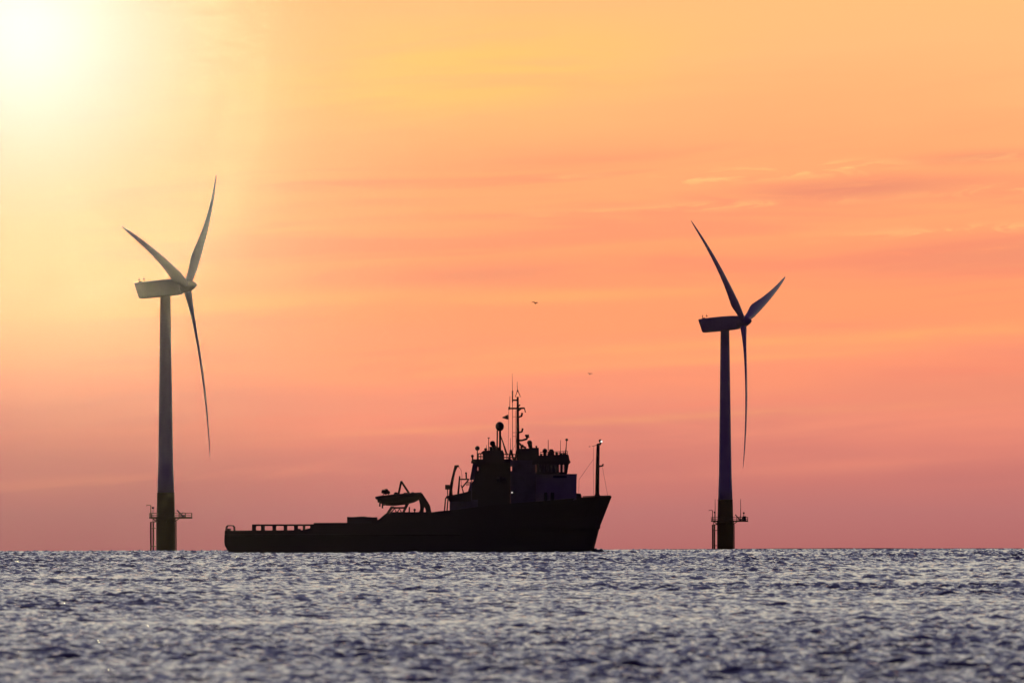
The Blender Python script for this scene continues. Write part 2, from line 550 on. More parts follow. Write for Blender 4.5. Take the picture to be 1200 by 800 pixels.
def turbine(x, D, yaw, phis, label, rods):
    t = thing('wind_turbine', label, 'wind turbine', (x, D, sea_z(D)), 0, 'wind turbines standing in the sea')
    mb = MB()
    mb.lathe((0, 0, 0), [(2.54, -6), (2.54, 8.3), (2.62, 8.35), (2.62, 8.8), (2.45, 8.85), (2.40, 10.2), (2.28, 15.4), (2.36, 15.45), (2.36, 15.62), (2.2, 15.64)], 40)
    mb.build('transition_piece', 'yellow_paint', t)
    mb = MB()
    prof = [(2.20, 15.6), (2.12, 19.0), (1.95, 23.6), (1.95, 23.75), (1.78, 36), (1.62, 47), (1.62, 47.15), (1.45, 60), (1.34, 67.6), (1.5, 67.65), (1.5, 68.3)]
    mb.lathe((0, 0, 0), prof, 40)
    tw = mb.build('tower', 'tower_paint', t)
    mb = MB()
    mb.prism([(-0.45, 9.4), (0.45, 9.4), (0.45, 11.3), (0.3, 11.5), (-0.3, 11.5), (-0.45, 11.3)], -2.55, -2.2)
    mb.build('door', 'yellow_paint', tw)
    # work platform with its laydown wing
    pz = 9.05
    out_xy = [(4.4 * math.cos(a), 4.4 * math.sin(a)) for a in [R(v) for v in range(35, 326, 29)]] + [(3.6, -2.4), (7.0, -2.4), (7.0, 2.4), (3.6, 2.4)]
    # x,y outline extruded in z
    n = len(out_xy)
    mb = MB()
    mb.add([(a, b, pz - 0.25) for a, b in out_xy] + [(a, b, pz + 0.2) for a, b in out_xy],
           [tuple(range(n - 1, -1, -1)), tuple(range(n, 2 * n))] + [(i, (i + 1) % n, n + (i + 1) % n, n + i) for i in range(n)])
    for a in (0.5, 1.5, 2.6, 3.7, 4.8, 5.8):
        mb.tube([(2.4 * math.cos(a), 2.4 * math.sin(a), pz - 1.2), (4.0 * math.cos(a), 4.0 * math.sin(a), pz - 0.25)], 0.12)
    pl = mb.build('platform', 'yellow_paint', t)
    mb = MB()
    for i in range(n):
        a, b = Vector((*out_xy[i], 0)), Vector((*out_xy[(i + 1) % n], 0))
        a *= 0.98
        b *= 0.98
        for h in (0.62, 1.2):
            mb.tube([a + Vector((0, 0, pz + h)), b + Vector((0, 0, pz + h))], 0.07, 6)
        m = max(1, round((b - a).length / 1.6))
        for k in range(m):
            p = a.lerp(b, k / m)
            mb.tube([p + Vector((0, 0, pz + 0.2)), p + Vector((0, 0, pz + 1.22))], 0.085, 6)
    mb.build('railing', 'yellow_paint', pl)
    mb = MB()                                            # small davit crane
    mb.tube([(-3.95, -1.0, pz + 0.2), (-3.95, -1.0, pz + 3.2), (-4.1, -1.0, pz + 3.3), (-5.1, -1.0, pz + 3.35)], [0.12, 0.11, 0.09, 0.07])
    mb.tube([(-5.05, -1.0, pz + 3.35), (-5.05, -1.0, pz + 2.9)], 0.03, 6)
    mb.build('davit_crane', 'yellow_paint', pl)
    mb = MB()                                            # folded gangway on the wing
    mb.tube([(3.0, -1.2, pz + 2.0), (4.6, -1.2, pz + 0.3)], 0.16)
    mb.tube([(3.9, -1.2, pz + 0.25), (4.6, -1.2, pz + 1.5)], 0.1)
    mb.box(4.2, 5.0, -1.5, 0.2, pz + 0.2, pz + 0.75)
    mb.build('gangway', 'galvanised', pl)
    for lx, ly, lz in ([(-3.3, -1.6, 2.7), (5.65, -1.0, 2.45)] if rods else [(-3.35, -1.6, 2.6)]):
        mb = MB()
        mb.tube([(lx, ly, pz + 0.2), (lx, ly, pz + lz)], 0.1)
        lp = mb.build('lantern_post', 'galvanised', pl)
        MB().ball((lx, ly, pz + lz), 0.30).build('lantern', 'dark_paint', lp)
    if rods:
        for lx in (-3.15, 4.7):
            mb = MB()
            mb.tube([(lx, -0.6, pz + 0.2), (lx, -0.6, pz + 6.7)], [0.13, 0.07], 6)
            mb.build('aerial', 'galvanised', pl)
        MB().box(5.3, 6.4, -0.4, 1.4, pz + 0.2, pz + 1.5).build('locker', 'galvanised', pl)
    # boat landing: two fender tubes with the ladder between
    mb = MB()
    p, r_ = (-3.95, -0.75), (-3.32, 0.75)
    for a, b in (p, r_):
        mb.tube([(a, b, -5), (a, b, 7.9), (-2.2, b * 0.7, 8.05)], 0.21)
        for z in (1.5, 6.2):
            mb.tube([(a, b, z), (-2.3, b * 0.8, z)], 0.10)
    bl = mb.build('boat_landing', 'yellow_paint', t)
    mb = MB()
    f0, f1 = (0.36, 0.64) if rods else (0.80, 0.98)
    for f in (f0, f1):
        q_ = (p[0] + (r_[0] - p[0]) * f, p[1] + (r_[1] - p[1]) * f)
        mb.tube([(*q_, -4), (*q_, 9.0)], 0.06, 6)
    z = -1.0
    while z < 9:
        mb.tube([(p[0] + 0.63 * f0, p[1] + 1.5 * f0, z), (p[0] + 0.63 * f1, p[1] + 1.5 * f1, z)], 0.025, 5)
        z += 0.35
    mb.build('ladder', 'yellow_paint', bl)
    mb = MB()
    mb.tube([(2.72, 0.6, -5), (2.72, 0.6, 8.0), (2.3, 0.5, 8.3)], 0.14)
    mb.build('cable_tube', 'yellow_paint', t)
    # nacelle, hub and blades share one frame: yawed to the wind and tilted up
    hub = Vector((0, 0, 69.8))
    TILT = 4.6
    rot = Matrix.Rotation(-yaw, 4, 'Z') @ Matrix.Rotation(-R(TILT), 4, 'Y')
    def place(o, parent=t):
        o.parent = parent
        o.location = hub
        o.rotation_euler = rot.to_euler()
    mb = MB()
    rings = []
    for x0, x1, hy, ztop, zbot in [(-8.1, -7.05, 1.6, 1.86, -2.2), (-8.0, -6.85, 1.75, 1.96, -2.3), (-4, -4, 1.85, 2.12, -2.3), (0, 0, 1.9, 2.15, -2.3),
                                   (2.6, 2.6, 1.85, 2.08, -2.22), (4.1, 4.1, 1.75, 1.95, -2.1), (4.5, 4.5, 1.6, 1.75, -1.9)]:
        c = (ztop + zbot) / 2
        hz = (ztop - zbot) / 2
        ring = []
        for yy, zz in rounded_section(hy, hz, 5, 0.55):
            f = (zz + hz) / (2 * hz)
            ring.append((x1 + (x0 - x1) * f, yy, c + zz))
        rings.append(ring)
    mb.rings(rings, True, True)
    nac = mb.build('nacelle', 'nacelle_paint', t)
    place(nac)
    for wx, wy, h in ((-6.9, -0.7, 1.35), (-6.0, 0.6, 1.5)):
        mb = MB()
        mb.tube([(wx, wy, 1.85), (wx, wy, 1.9 + h)], 0.06, 6)
        mb.tube([(wx - 0.35, wy, 1.9 + h * 0.6), (wx + 0.35, wy, 1.9 + h * 0.6)], 0.06, 6)
        mb.ball((wx, wy, 1.9 + h * 0.62), 0.16)
        mb.build('wind_sensor', 'black_steel', nac)
    mb = MB()
    mb.box(-7.2, -6.4, -0.5, 0.3, 1.8, 2.3)
    mb.build('aviation_light', 'black_steel', nac)
    mb = MB()
    mb.lathe((5.95, 0, 0), [(1.2, -1.6), (1.72, -1.35), (1.84, -0.3), (1.74, 0.5), (1.48, 1.2), (1.1, 1.85), (0.66, 2.45), (0.28, 2.8), (0.02, 2.92)], 32, 'X')
    sp = mb.build('rotor_hub', 'nacelle_paint', t)
    place(sp)
    for ph in phis:
        b = blade_mesh(R(ph))
        b.v = [(v[0] + 5.95, v[1], v[2]) for v in b.v]
        o = b.build('blade', 'blade_paint', t)
        place(o)
    return t

def unroll(px, py):
    return px - (py - 400) * ROLL, py + (px - 600) * ROLL

D1, D2, D3 = FPX / 4.43, FPX / 3.81, FPX / 6.5
ux, _ = unroll(194.4, 644)
turbine((ux - 600) / 4.43, D1, R(18.5), (49.2, 169.2, 289.2), 'hazy wind turbine standing in the sea behind the ship\'s stern, veiled by sun glow', False)
ux, _ = unroll(850.1, 642.8)
turbine((ux - 600) / 3.81, D2, R(21.3), (311.8, 71.8, 191.8), 'dark wind turbine in the sea ahead of the ship\'s bow, aerials on its platform', True)

# ------------------------------------------------------------------ the ship
SX, SY = 490.0, 646.9
def X(px, py=600):
    return (px - (py - 400) * ROLL - SX) / 6.5
def Z(py, px=600):
    return (SY - (py + (px - 600) * ROLL)) / 6.5
def P(px, py):
    return (X(px, py), Z(py, px))
def P3(px, py, y=0.0):
    return (X(px, py), y, Z(py, px))

ship = thing('supply_ship', 'dark offshore supply ship with long low stern and high bridge, in silhouette on the sea', 'ship',
             ((SX - 600) / 6.5, D3, sea_z(D3)))

def pbox(mb, x0, x1, y0, y1, b0, b1):
    """box between two picture rows and columns, b0..b1 across the beam"""
    (xa, za), (xb, zb) = P(x0, y0), P(x1, y1)
    return mb.box(xa, xb, b0, b1, za, zb)

def ptube(mb, pts, r, y=0.0, n=8):
    return mb.tube([P3(a, b, y) for a, b in pts], r, n)

def pprism(mb, pts, b0, b1):
    return mb.prism([P(a, b) for a, b in pts], b0, b1)

# hull: stations along the length, five levels from below the water to the sheer
def build_hull():
    sheer = [(263.5, 620.3), (300, 620), (404, 619.5), (405, 611.9), (441, 611.5), (442, 608.6), (448, 608.0), (449.6, 607.2), (456.4, 600.6), (480, 599.5), (505, 599.8), (520, 597.5),
             (540, 596), (575, 591), (605, 588.2), (640, 585.6), (681, 581.6), (700, 580.7), (717, 580.2)]
    xs = []
    for (a, _), (b, _) in zip(sheer, sheer[1:]):
        k = max(1, int((b - a) / 9))
        xs += [a + (b - a) * i / k for i in range(k)]
    xs.append(717)
    half = 7.0
    rings = []
    for px in xs:
        u = (px - 263.5) / (717 - 263.5)
        top = np.interp(px, [q[0] for q in sheer], [q[1] for q in sheer])
        zt = Z(top, px)
        bow = max(0.0, (u - 0.66) / 0.34)
        lv = []
        for f, fine in ((0.0, 2.2), (0.12, 2.1), (0.24, 2.0), (0.36, 2.05), (0.45, 2.15), (0.53, 2.3), (0.57, 2.4), (0.62, 2.6), (0.72, 2.8), (0.82, 3.1), (0.92, 3.4), (1.0, 3.6)):
            z = -3.0 + f * (zt + 3.0)
            bd = half * max(0.012, (1 - bow ** fine)) * (1 - 0.05 * max(0, (0.1 - u) / 0.1))
            if f == 0:
                bd *= 0.75
            # rake of stem and counter of the stern at this height
            stem = np.interp(z, [-3, 0.2, 3.9, 4.5, 6.4, 10.2], [X(690), X(691.7), X(698.4), X(702.4), X(702.9), X(717)])
            stern = np.interp(z, [-3, 0.1, 1.6, 4.2], [X(281), X(272.5), X(263.3), X(264.0)])
            lv.append((stern + (stem - stern) * ((px - 263.5) / 453.5), bd, z))
        ring = [(x, -b, z) for x, b, z in lv] + [(x, b, z) for x, b, z in lv[::-1]]
        rings.append(ring)
    mb = MB()
    mb.rings(rings, False, True)
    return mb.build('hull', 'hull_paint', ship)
hull = build_hull()
mb = MB()
for sgn in (-1, 1):
    pprism(mb, [(699.5, 610), (702, 607), (703.6, 611), (703.3, 618), (697, 618.6), (698, 613)], sgn * 1.2 - 0.3, sgn * 1.2 + 0.3)
    ptube(mb, [(699, 603), (700.5, 612)], 0.12, sgn * 1.2)
    mb.build('anchor', 'black_steel', hull)
    mb = MB()
for sgn in (-1, 1):
    mb = MB()
    mb.tube([P3(264.5, 626, sgn * 6.75), P3(300, 626, sgn * 7.05), P3(540, 626, sgn * 7.05)], 0.2, 8)
    mb.build('rubbing_strake', 'black_steel', hull)

# work deck rails
for sgn in (-1, 1):
    y = sgn * 6.7
    mb = MB()
    pbox(mb, 296, 405, 612.9, 614.7, y - 0.12, y + 0.12)
    for a, b in ((295.9, 299.6), (306.3, 309.9), (319.8, 323.2), (332.9, 336.2), (345.0, 348.8), (355.2, 357.4)):
        pbox(mb, a, b, 614.7, 620.6, y - 0.11, y + 0.11)
    pprism(mb, [(364.0, 614.6), (405, 614.8), (405, 621), (355.5, 621), (359.5, 618.2), (363.8, 617.4)], y - 0.11, y + 0.11)
    pbox(mb, 349, 352.0, 618.2, 620.4, y - 0.11, y + 0.11)
    mb.build('cargo_rail', 'hull_paint', ship)
    mb = MB()
    pbox(mb, 368, 407.2, 611.2, 612.9, y - 0.13, y + 0.13)
    mb.build('capping_rail', 'hull_paint', ship)
    mb = MB()
    ptube(mb, [(265.2, 620.5), (265.6, 616), (267, 614.4), (273, 614.4), (274.6, 616), (274.8, 620.5)], 0.09, sgn * 6.2)
    mb.build('stern_rail', 'black_steel', ship)
for sgn in (-1, 1):
    mb = MB()
    mb.lathe(P3(268.5, 620.6, 5.6 * sgn), [(0.3, -0.1), (0.24, 0.05), (0.22, 0.3), (0.32, 0.35), (0.3, 0.42)], 12)
    mb.build('mooring_bollard', 'black_steel', ship)

mb = MB()
pprism(mb, [(407, 612.5), (407, 604.2), (414, 604.4), (420, 604.0), (427, 603.7), (431, 604.3), (437, 604.6), (442.3, 604.6), (442.6, 612.5)], -5.2, 5.2)
mb.build('winch_house', 'dark_paint', ship)

# boat davit: splayed legs, cross bar, folded arm
for sgn in (-1, 1):
    y = sgn * 1.7
    mb = MB()
    pprism(mb, [(446.6, 609), (450.0, 609), (461.8, 591.8), (458.2, 591.8)], y - 0.2, y + 0.2)
    pprism(mb, [(471.6, 598.5), (474.4, 598.5), (479.5, 588.5), (475.5, 588.5)], y - 0.18, y + 0.18)
    pbox(mb, 458.5, 474.0, 592.6, 594.6, y - 0.15, y + 0.15)
    ptube(mb, [(457, 600.4), (462.5, 594.4), (465, 600)], 0.12, y)
    ptube(mb, [(465, 600), (468.3, 594.6), (471, 600)], 0.12, y)
    # elbow arm on the forward side
    pprism(mb, [(491.0, 577.5), (494.8, 576.6), (502.9, 589.0), (504.2, 592.0), (505.8, 600.5), (499.6, 600.5), (498.2, 594.0), (495.8, 591.0), (493.0, 586.0)], y - 0.3, y + 0.3)
    pprism(mb, [(490.5, 582), (495.5, 586), (497.0, 593), (496.2, 600.5), (490.3, 600.5), (492.4, 595.0), (492.2, 590.0)], y - 0.3, y + 0.3)
    mb.build('davit', 'black_steel', ship)
mb = MB()
pbox(mb, 457, 506, 598.6, 601, -2.4, 2.4)
mb.build('boat_deck', 'dark_paint', ship)
for px, y0, r in ((479.8, 592.6, 0.13), (486.0, 596.2, 0.11)):
    mb = MB()
    mb.tube([P3(px, 600, -3), P3(px, y0, -3)], r)
    if px > 485:
        mb.ball(P3(px, 596.0, -3), 0.24, 0.9, 10)
    mb.build('vent', 'black_steel', ship)

# the workboat hanging in the davit, a thing of its own
bx, bz = P(470, 586)
boat = thing('rescue_boat', 'small dark rescue boat hanging in the davit behind the ship\'s bridge', 'boat',
             ((SX - 600) / 6.5 + bx, D3, sea_z(D3) + bz))
def q3(px, py, y=0.0):
    a = P(px, py)
    return (a[0] - bx, y, a[1] - bz)
mb = MB()
rings = []
for px, top, bot, hb in ((439.8, 581.6, 583.0, 0.12), (441.5, 581.0, 584.0, 0.5), (446, 580.6, 588.4, 0.95), (452.5, 580.0, 591.0, 1.25), (462, 579.2, 591.4, 1.35), (476, 578.2, 589.8, 1.35),
                         (486, 577.5, 587.0, 1.3), (491, 577.1, 584.4, 1.25), (494.6, 576.6, 580.5, 1.2)):
    cx = q3(px, top)[0]
    zt, zb = q3(px, top)[2], q3(px, bot)[2]
    rings.append([(cx, -hb, zt), (cx, -hb * 0.98, zt + (zb - zt) * 0.35), (cx, -hb * 0.6, zt + (zb - zt) * 0.75), (cx, 0, zb), (cx, hb * 0.6, zt + (zb - zt) * 0.75), (cx, hb * 0.98, zt + (zb - zt) * 0.35), (cx, hb, zt)])
mb.rings(rings, True, True)
bh = mb.build('hull', 'boat_rubber', boat)
mb = MB()
mb.tube([q3(440.4, 581.4), q3(446, 580.6, -0.85), q3(462, 579.2, -1.35), q3(494, 576.8, -1.25)], [0.14, 0.2, 0.22, 0.22])
mb.tube([q3(440.4, 581.4), q3(446, 580.6, 0.85), q3(462, 579.2, 1.35), q3(494, 576.8, 1.25)], [0.14, 0.2, 0.22, 0.22])
mb.build('fender', 'boat_rubber', boat)
mb = MB()                                               # canvas bundle and outboard at the left end
for px, py, r, yy in ((449.5, 574.2, 0.38, 0), (452.5, 573.6, 0.42, 0.1), (455.0, 575.6, 0.36, -0.1), (452, 576.2, 0.36, 0), (448.2, 575.6, 0.22, 0.1)):
    mb.ball(q3(px, py, yy), r, 0.85, 10)
mb.tube([q3(448, 581), q3(450, 576)], 0.07)
mb.tube([q3(456.5, 580), q3(454, 576)], 0.07)
mb.build('outboard_motor', 'black_steel', boat)
mb = MB()
mb.ball(q3(464.0, 577.6, 0.2), 0.42, 0.9, 10)
mb.box(q3(462.5, 578)[0], q3(466.5, 578)[0], -0.4, 0.4, q3(463, 580.5)[2], q3(463, 577.4)[2])
mb.build('steering_console', 'black_steel', boat)
mb = MB()
mb.ball(q3(483.5, 577.0, 0.1), 0.36, 0.8, 10)
mb.box(q3(481.5, 578)[0], q3(488.0, 578)[0], -0.5, 0.5, q3(483, 579.0)[2], q3(483, 576.2)[2])
mb.build('stern_locker', 'black_steel', boat)
mb = MB()                                               # lifting frame
for sgn in (-1, 1):
    mb.tube([q3(466.6, 580.0, sgn * 0.9), q3(470.2, 562.6, sgn * 0.06)], 0.19)
    mb.tube([q3(480.6, 578.6, sgn * 0.9), q3(470.2, 562.6, sgn * 0.06)], 0.19)
mb.box(q3(463, 578)[0], q3(468.5, 578)[0], -0.5, 0.5, q3(463, 580)[2], q3(463, 577.3)[2])
mb.box(q3(473, 578)[0], q3(477.5, 578)[0], -0.5, 0.5, q3(473, 580)[2], q3(473, 575.9)[2])
mb.build('lifting_frame', 'black_steel', boat)
mb = MB()
for a, b, c, d in ((443, 583, 443.6, 587.4), (445.6, 585, 445.0, 592.0), (448.6, 587, 448.2, 594.2), (450.4, 588, 450.0, 590.8)):
    mb.tube([q3(a, b, -0.5), q3(c, d, -0.55)], 0.15, 6)
mb.build('rope', 'black_steel', boat)

# after house, side platform and crane
mb = MB()
pprism(mb, [(527, 599), (527, 586), (560, 584), (560, 599)], -5.2, 5.2)
mb.build('after_house', 'blue_grey_paint', ship)
mb = MB()
pprism(mb, [(522, 582.2), (523.6, 579.6), (530, 578.8), (543, 576.0), (552, 573.5), (552, 586), (526.5, 586.2), (525.5, 583.4)], -5.6, 5.6)
mb.build('crane_deck', 'dark_paint', ship)
for px in (521.3, 524.3):
    for y in (-5.0, 5.0):
        mb = MB()
        ptube(mb, [(px - 0.6, 599), (px + 0.9, 582)], 0.10, y)
        mb.build('deck_post', 'black_steel', ship)
mb = MB()
pprism(mb, [(525.8, 582), (530.6, 582), (530.2, 572), (531.6, 562), (533.6, 552), (536.0, 546.2), (538.2, 545.6), (537.6, 543.6), (532.8, 543.6), (531.4, 549), (528.8, 560), (526.8, 569)], -0.55, 0.55)
cr = mb.build('crane', 'black_steel', ship)
mb = MB()
pbox(mb, 521.6, 527.0, 566.6, 572.2, -0.6, 0.6)
ptube(mb, [(524.5, 572), (524.8, 582)], 0.09)
mb.build('winch', 'black_steel', cr)
mb = MB()
ptube(mb, [(537.0, 545.4), (540.2, 549), (541.4, 556), (540.6, 566)], 0.03, 0, 5)
mb.build('rope', 'black_steel', cr)
for sgn in (-1, 1):
    mb = MB()
    y = sgn * 4.6
    ptube(mb, [(536.8, 579), (538.8, 556.5)], [0.17, 0.13], y)
    ptube(mb, [(539.0, 560.2), (549.8, 560.2)], 0.11, y)
    ptube(mb, [(546.6, 561), (546.2, 553)], 0.13, y)
    ptube(mb, [(540.4, 566.8), (543.8, 578)], 0.09, y)
    ptube(mb, [(541.4, 570), (549.0, 561)], 0.11, y)
    mb.ball(P3(546.2, 553, y), 0.18, 1, 8)
    mb.build('gantry', 'black_steel', ship)

# funnel block with its sloped after face and small see-through ports
mb = MB()
pprism(mb, [(545.5, 587), (547.5, 578), (552.8, 559), (553.0, 587)], -4.8, 4.8)
pprism(mb, [(550.6, 561), (554.2, 541.5), (558.4, 541.5), (556.0, 561)], -4.8, 4.8)      # raked post beside the port
mb.build('raked_casing', 'blue_grey_paint', ship)
mb = MB()
pbox(mb, 553.0, 566, 564.5, 598, -4.8, 4.8)
pbox(mb, 556.4, 558.9, 541.5, 564.5, -4.6, 4.6)
pbox(mb, 561.2, 566, 541.5, 564.5, -4.8, 4.8)
pbox(mb, 558.9, 561.2, 552, 564.5, -4.7, 4.7)
pbox(mb, 558.9, 561.2, 541.5, 545.6, -4.7, 4.7)
pbox(mb, 560.7, 561.2, 545.6, 552, -4.7, 4.7)
pbox(mb, 558.9, 559.3, 545.6, 552, -4.7, 4.7)
pbox(mb, 559.3, 560.7, 550.2, 552, -4.7, 4.7)
pbox(mb, 555.2, 556.4, 541.6, 560.0, -4.5, 4.5)
pbox(mb, 553.4, 556.4, 562.4, 566, -4.5, 4.5)
pbox(mb, 554.9, 556.4, 560.0, 562.4, -4.5, 4.5)
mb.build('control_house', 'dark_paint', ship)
for sgn in (-1, 1):
    mb = MB()
    pbox(mb, 558.8, 561.3, 544.5, 552.1, sgn * 4.3 - 0.02, sgn * 4.3 + 0.02)
    mb.build('window', 'glass', ship)
mb = MB()
pprism(mb, [(552.2, 541.6), (552.2, 539.2), (553.6, 536.9), (600, 536.7), (600, 541.6)], -5.2, 5.2)
mb.build('monkey_island', 'dark_paint', ship)
mb = MB()
pprism(mb, [(565.6, 600), (565.6, 531), (563.8, 529), (566.4, 526.9), (579, 526.3), (589.4, 526.3), (590.6, 530), (590.8, 538), (598.0, 541), (598.0, 600)], -3.4, 3.4)
fn = mb.build('funnel', 'dark_paint', ship)
mb = MB()
for px in (576.0, 579.6):
    for y in (-0.8, 0.8):
        mb.tube([P3(px, 528, y), P3(px - 0.3, 522.0, y)], 0.34, 10)
mb.ball(P3(577.2, 518.4, 0), 0.50, 1.0, 12)
mb.tube([P3(577.4, 519, 0), P3(579.8, 523.5, 0)], 0.36)
mb.build('exhaust_pipe', 'black_steel', fn)
# rail round the upper deck aft of the funnel
for sgn in (-1, 1):
    y = sgn * 5.0
    for xa, xb, dyy, posts in ((560.5, 566, 0.0, (560.6, 563.5)), (590.5, 607.5, 1.0, (594, 597.4, 601, 604.6))):
        mb = MB()
        for yy in (530.2, 533.6):
            ptube(mb, [(xa, yy + dyy), (xb, yy + dyy)], 0.08, y, 6)
        for px in posts:
            ptube(mb, [(px, 538), (px, 530.2)], 0.08, y, 6)
        mb.build('railing', 'black_steel', ship)

# main house and bridge
mb = MB()
pbox(mb, 598.0, 628, 552.0, 596, -6.0, 6.0)
pbox(mb, 597.9, 600.2, 538.0, 545.2, -5.3, 5.3)
pbox(mb, 597.9, 598.5, 545.2, 552, -5.3, 5.3)
pbox(mb, 599.8, 600.2, 545.2, 552, -5.3, 5.3)
pbox(mb, 598.5, 599.8, 550.6, 552, -5.3, 5.3)
pbox(mb, 600.2, 628, 538.0, 552.0, -5.4, 5.4)
mb.build('main_house', 'blue_grey_paint', ship)
mb = MB()
pprism(mb, [(607.4, 541), (607.4, 525), (609.5, 524.2), (622, 524.2), (622, 523.4), (631.4, 523.4), (631.8, 541)], -3.6, 3.6)
mb.build('mast_house', 'dark_paint', ship)
mb = MB()
pprism(mb, [(596.6, 562.6), (675.6, 562.6), (675.6, 561.0), (676, 554.0), (628, 554.0), (628, 562.6)][2:5] + [(628, 592), (675.3, 584)], -4.8, 4.8)
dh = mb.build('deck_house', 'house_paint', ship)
mb = MB()
pbox(mb, 648, 664, 556.2, 558.6, -4.86, -4.79)
mb.build('name_board', 'blue_grey_paint', dh)
mb = MB()
pbox(mb, 637.5, 641.2, 575.6, 588, -5.4, -4.83)
mb.build('deck_locker', 'dark_paint', ship)
mb = MB()
pbox(mb, 645.2, 649.4, 575.6, 588, -5.4, -4.83)
mb.build('deck_locker', 'dark_paint', ship)
mb = MB()
pprism(mb, [(675.2, 582.2), (675.2, 576.6), (680.4, 577.0), (681.4, 579.6), (681.4, 582)], -3.5, 3.5)
mb.build('windlass', 'dark_paint', ship)
# wheelhouse: sill, mullions, roof; the after part is closed by a bulkhead
mb = MB()
pbox(mb, 628, 664.4, 551.9, 554.1, -5.7, 5.7)
wins = [633.0, 637.6, 642.2, 646.8, 651.2, 655.8, 660.3]
edges = [628.2] + [v for w_ in wins for v in (w_ - 0.85, w_ + 0.85)] + [664.6]
for a, b in zip(edges[0::2], edges[1::2]):
    for sgn in (-1, 1):
        y0, y1 = sorted((sgn * 5.2, sgn * 5.7))
        pbox(mb, a, b, 542, 552, y0, y1)
pprism(mb, [(628.4, 542), (653.4, 542), (653.4, 552), (628.4, 552)], -3.0, 3.0)
pprism(mb, [(662.2, 553), (664.8, 553), (666.6, 541), (663.6, 541)], -5.1, 5.1)
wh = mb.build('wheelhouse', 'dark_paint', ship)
for w_ in wins:
    for sgn in (-1, 1):
        mb = MB()
        pbox(mb, w_ - 0.83, w_ + 0.83, 542.2, 551.8, sgn * 5.45 - 0.02, sgn * 5.45 + 0.02)
        mb.build('window', 'glass', wh)
mb = MB()
pprism(mb, [(624, 543), (624, 533.2), (631.6, 532.6), (664.8, 531.0), (666.2, 532), (667.4, 538), (668.6, 540.2), (666.8, 542.6), (664, 543.2)], -6.2, 6.2)
mb.build('bridge_roof', 'dark_paint', wh)

# domes, lights and whips above the roofs
def dome(px, py, r, base, rad=0.16, y=0.0, name='radome'):
    mb = MB()
    mb.ball(P3(px, py, y), r / 6.5, 1.0, 16)
    o = mb.build(name, 'dome_plastic', ship)
    m2 = MB()
    m2.tube([P3(base[0], base[1], y), P3(px, py + r * 0.6, y)], rad)
    m2.build('pole', 'black_steel', o)
    return o
dome(559.4, 523.9, 2.8, (559.4, 538), 0.10, 1.5)
mb = MB()
mb.ball(P3(585.6, 498.4), 5.0 / 6.5, 1.12, 20)
big = mb.build('satellite_dome', 'dome_plastic', ship)
mb = MB()
mb.tube([P3(586.0, 503), P3(586.0, 528)], 0.20)
mb.tube([P3(582.8, 503, -0.3), P3(582.5, 528, -0.3)], 0.13)
mb.tube([P3(586.6, 509, 0), P3(594.6, 531.8, 1.0)], 0.11)
mb.tube([P3(587.0, 509, 0), P3(593.0, 531.8, -1.2)], 0.06)
mb.build('pole', 'black_steel', big)
dome(620.6, 517.4, 2.9, (622.2, 525), 0.34, -1.5)
mb = MB()
pprism(mb, [(619.6, 525), (620.0, 519), (623.4, 516), (624.0, 525)], -1.8, -1.2)
mb.build('dome_stand', 'black_steel', ship)
dome(638.6, 527.0, 2.9, (638.6, 533), 0.3, 2.0)
mb = MB()
pprism(mb, [(641.6, 533.6), (641.6, 530.5), (643.4, 526.6), (644.2, 525.0), (648.0, 525.2), (649.2, 527.4), (649.6, 533.6)], -2.0, 0.5)
mb.build('vent_locker', 'dark_paint', ship)
mb = MB()
ptube(mb, [(553.8, 537.4), (554.0, 533)], 0.14, -3)
mb.ball(P3(553.6, 533.2, -3), 0.27, 1, 10)
mb.build('search_light', 'black_steel', ship)
for px, y0, y1, r in ((570.0, 520, 528, 0.05), (572.6, 511.5, 528, 0.08), (598.2, 512, 538, 0.05), (642.4, 514, 527, 0.07), (656.8, 514.5, 533, 0.055)):
    mb = MB()
    ptube(mb, [(px, y1), (px, y0)], [r, r * 0.7], 0.8 if px < 600 else -1.0, 6)
    if px == 572.6:
        ptube(mb, [(571.4, 511.8), (574.0, 511.8)], 0.08, 0.8, 6)
    if px == 656.8:
        mb.ball(P3(657.4, 531.3, -1.0), 0.3, 0.8, 8)
    mb.build('antenna', 'black_steel', ship)
mb = MB()
ptube(mb, [(662.6, 532), (663.4, 524), (664.0, 515)], [0.16, 0.09, 0.06], 1.0)
lt = mb.build('light_mast', 'black_steel', ship)
MB().ball(P3(664.1, 514.0, 1.0), 0.25, 1, 10).build('lamp', 'dome_plastic', lt)

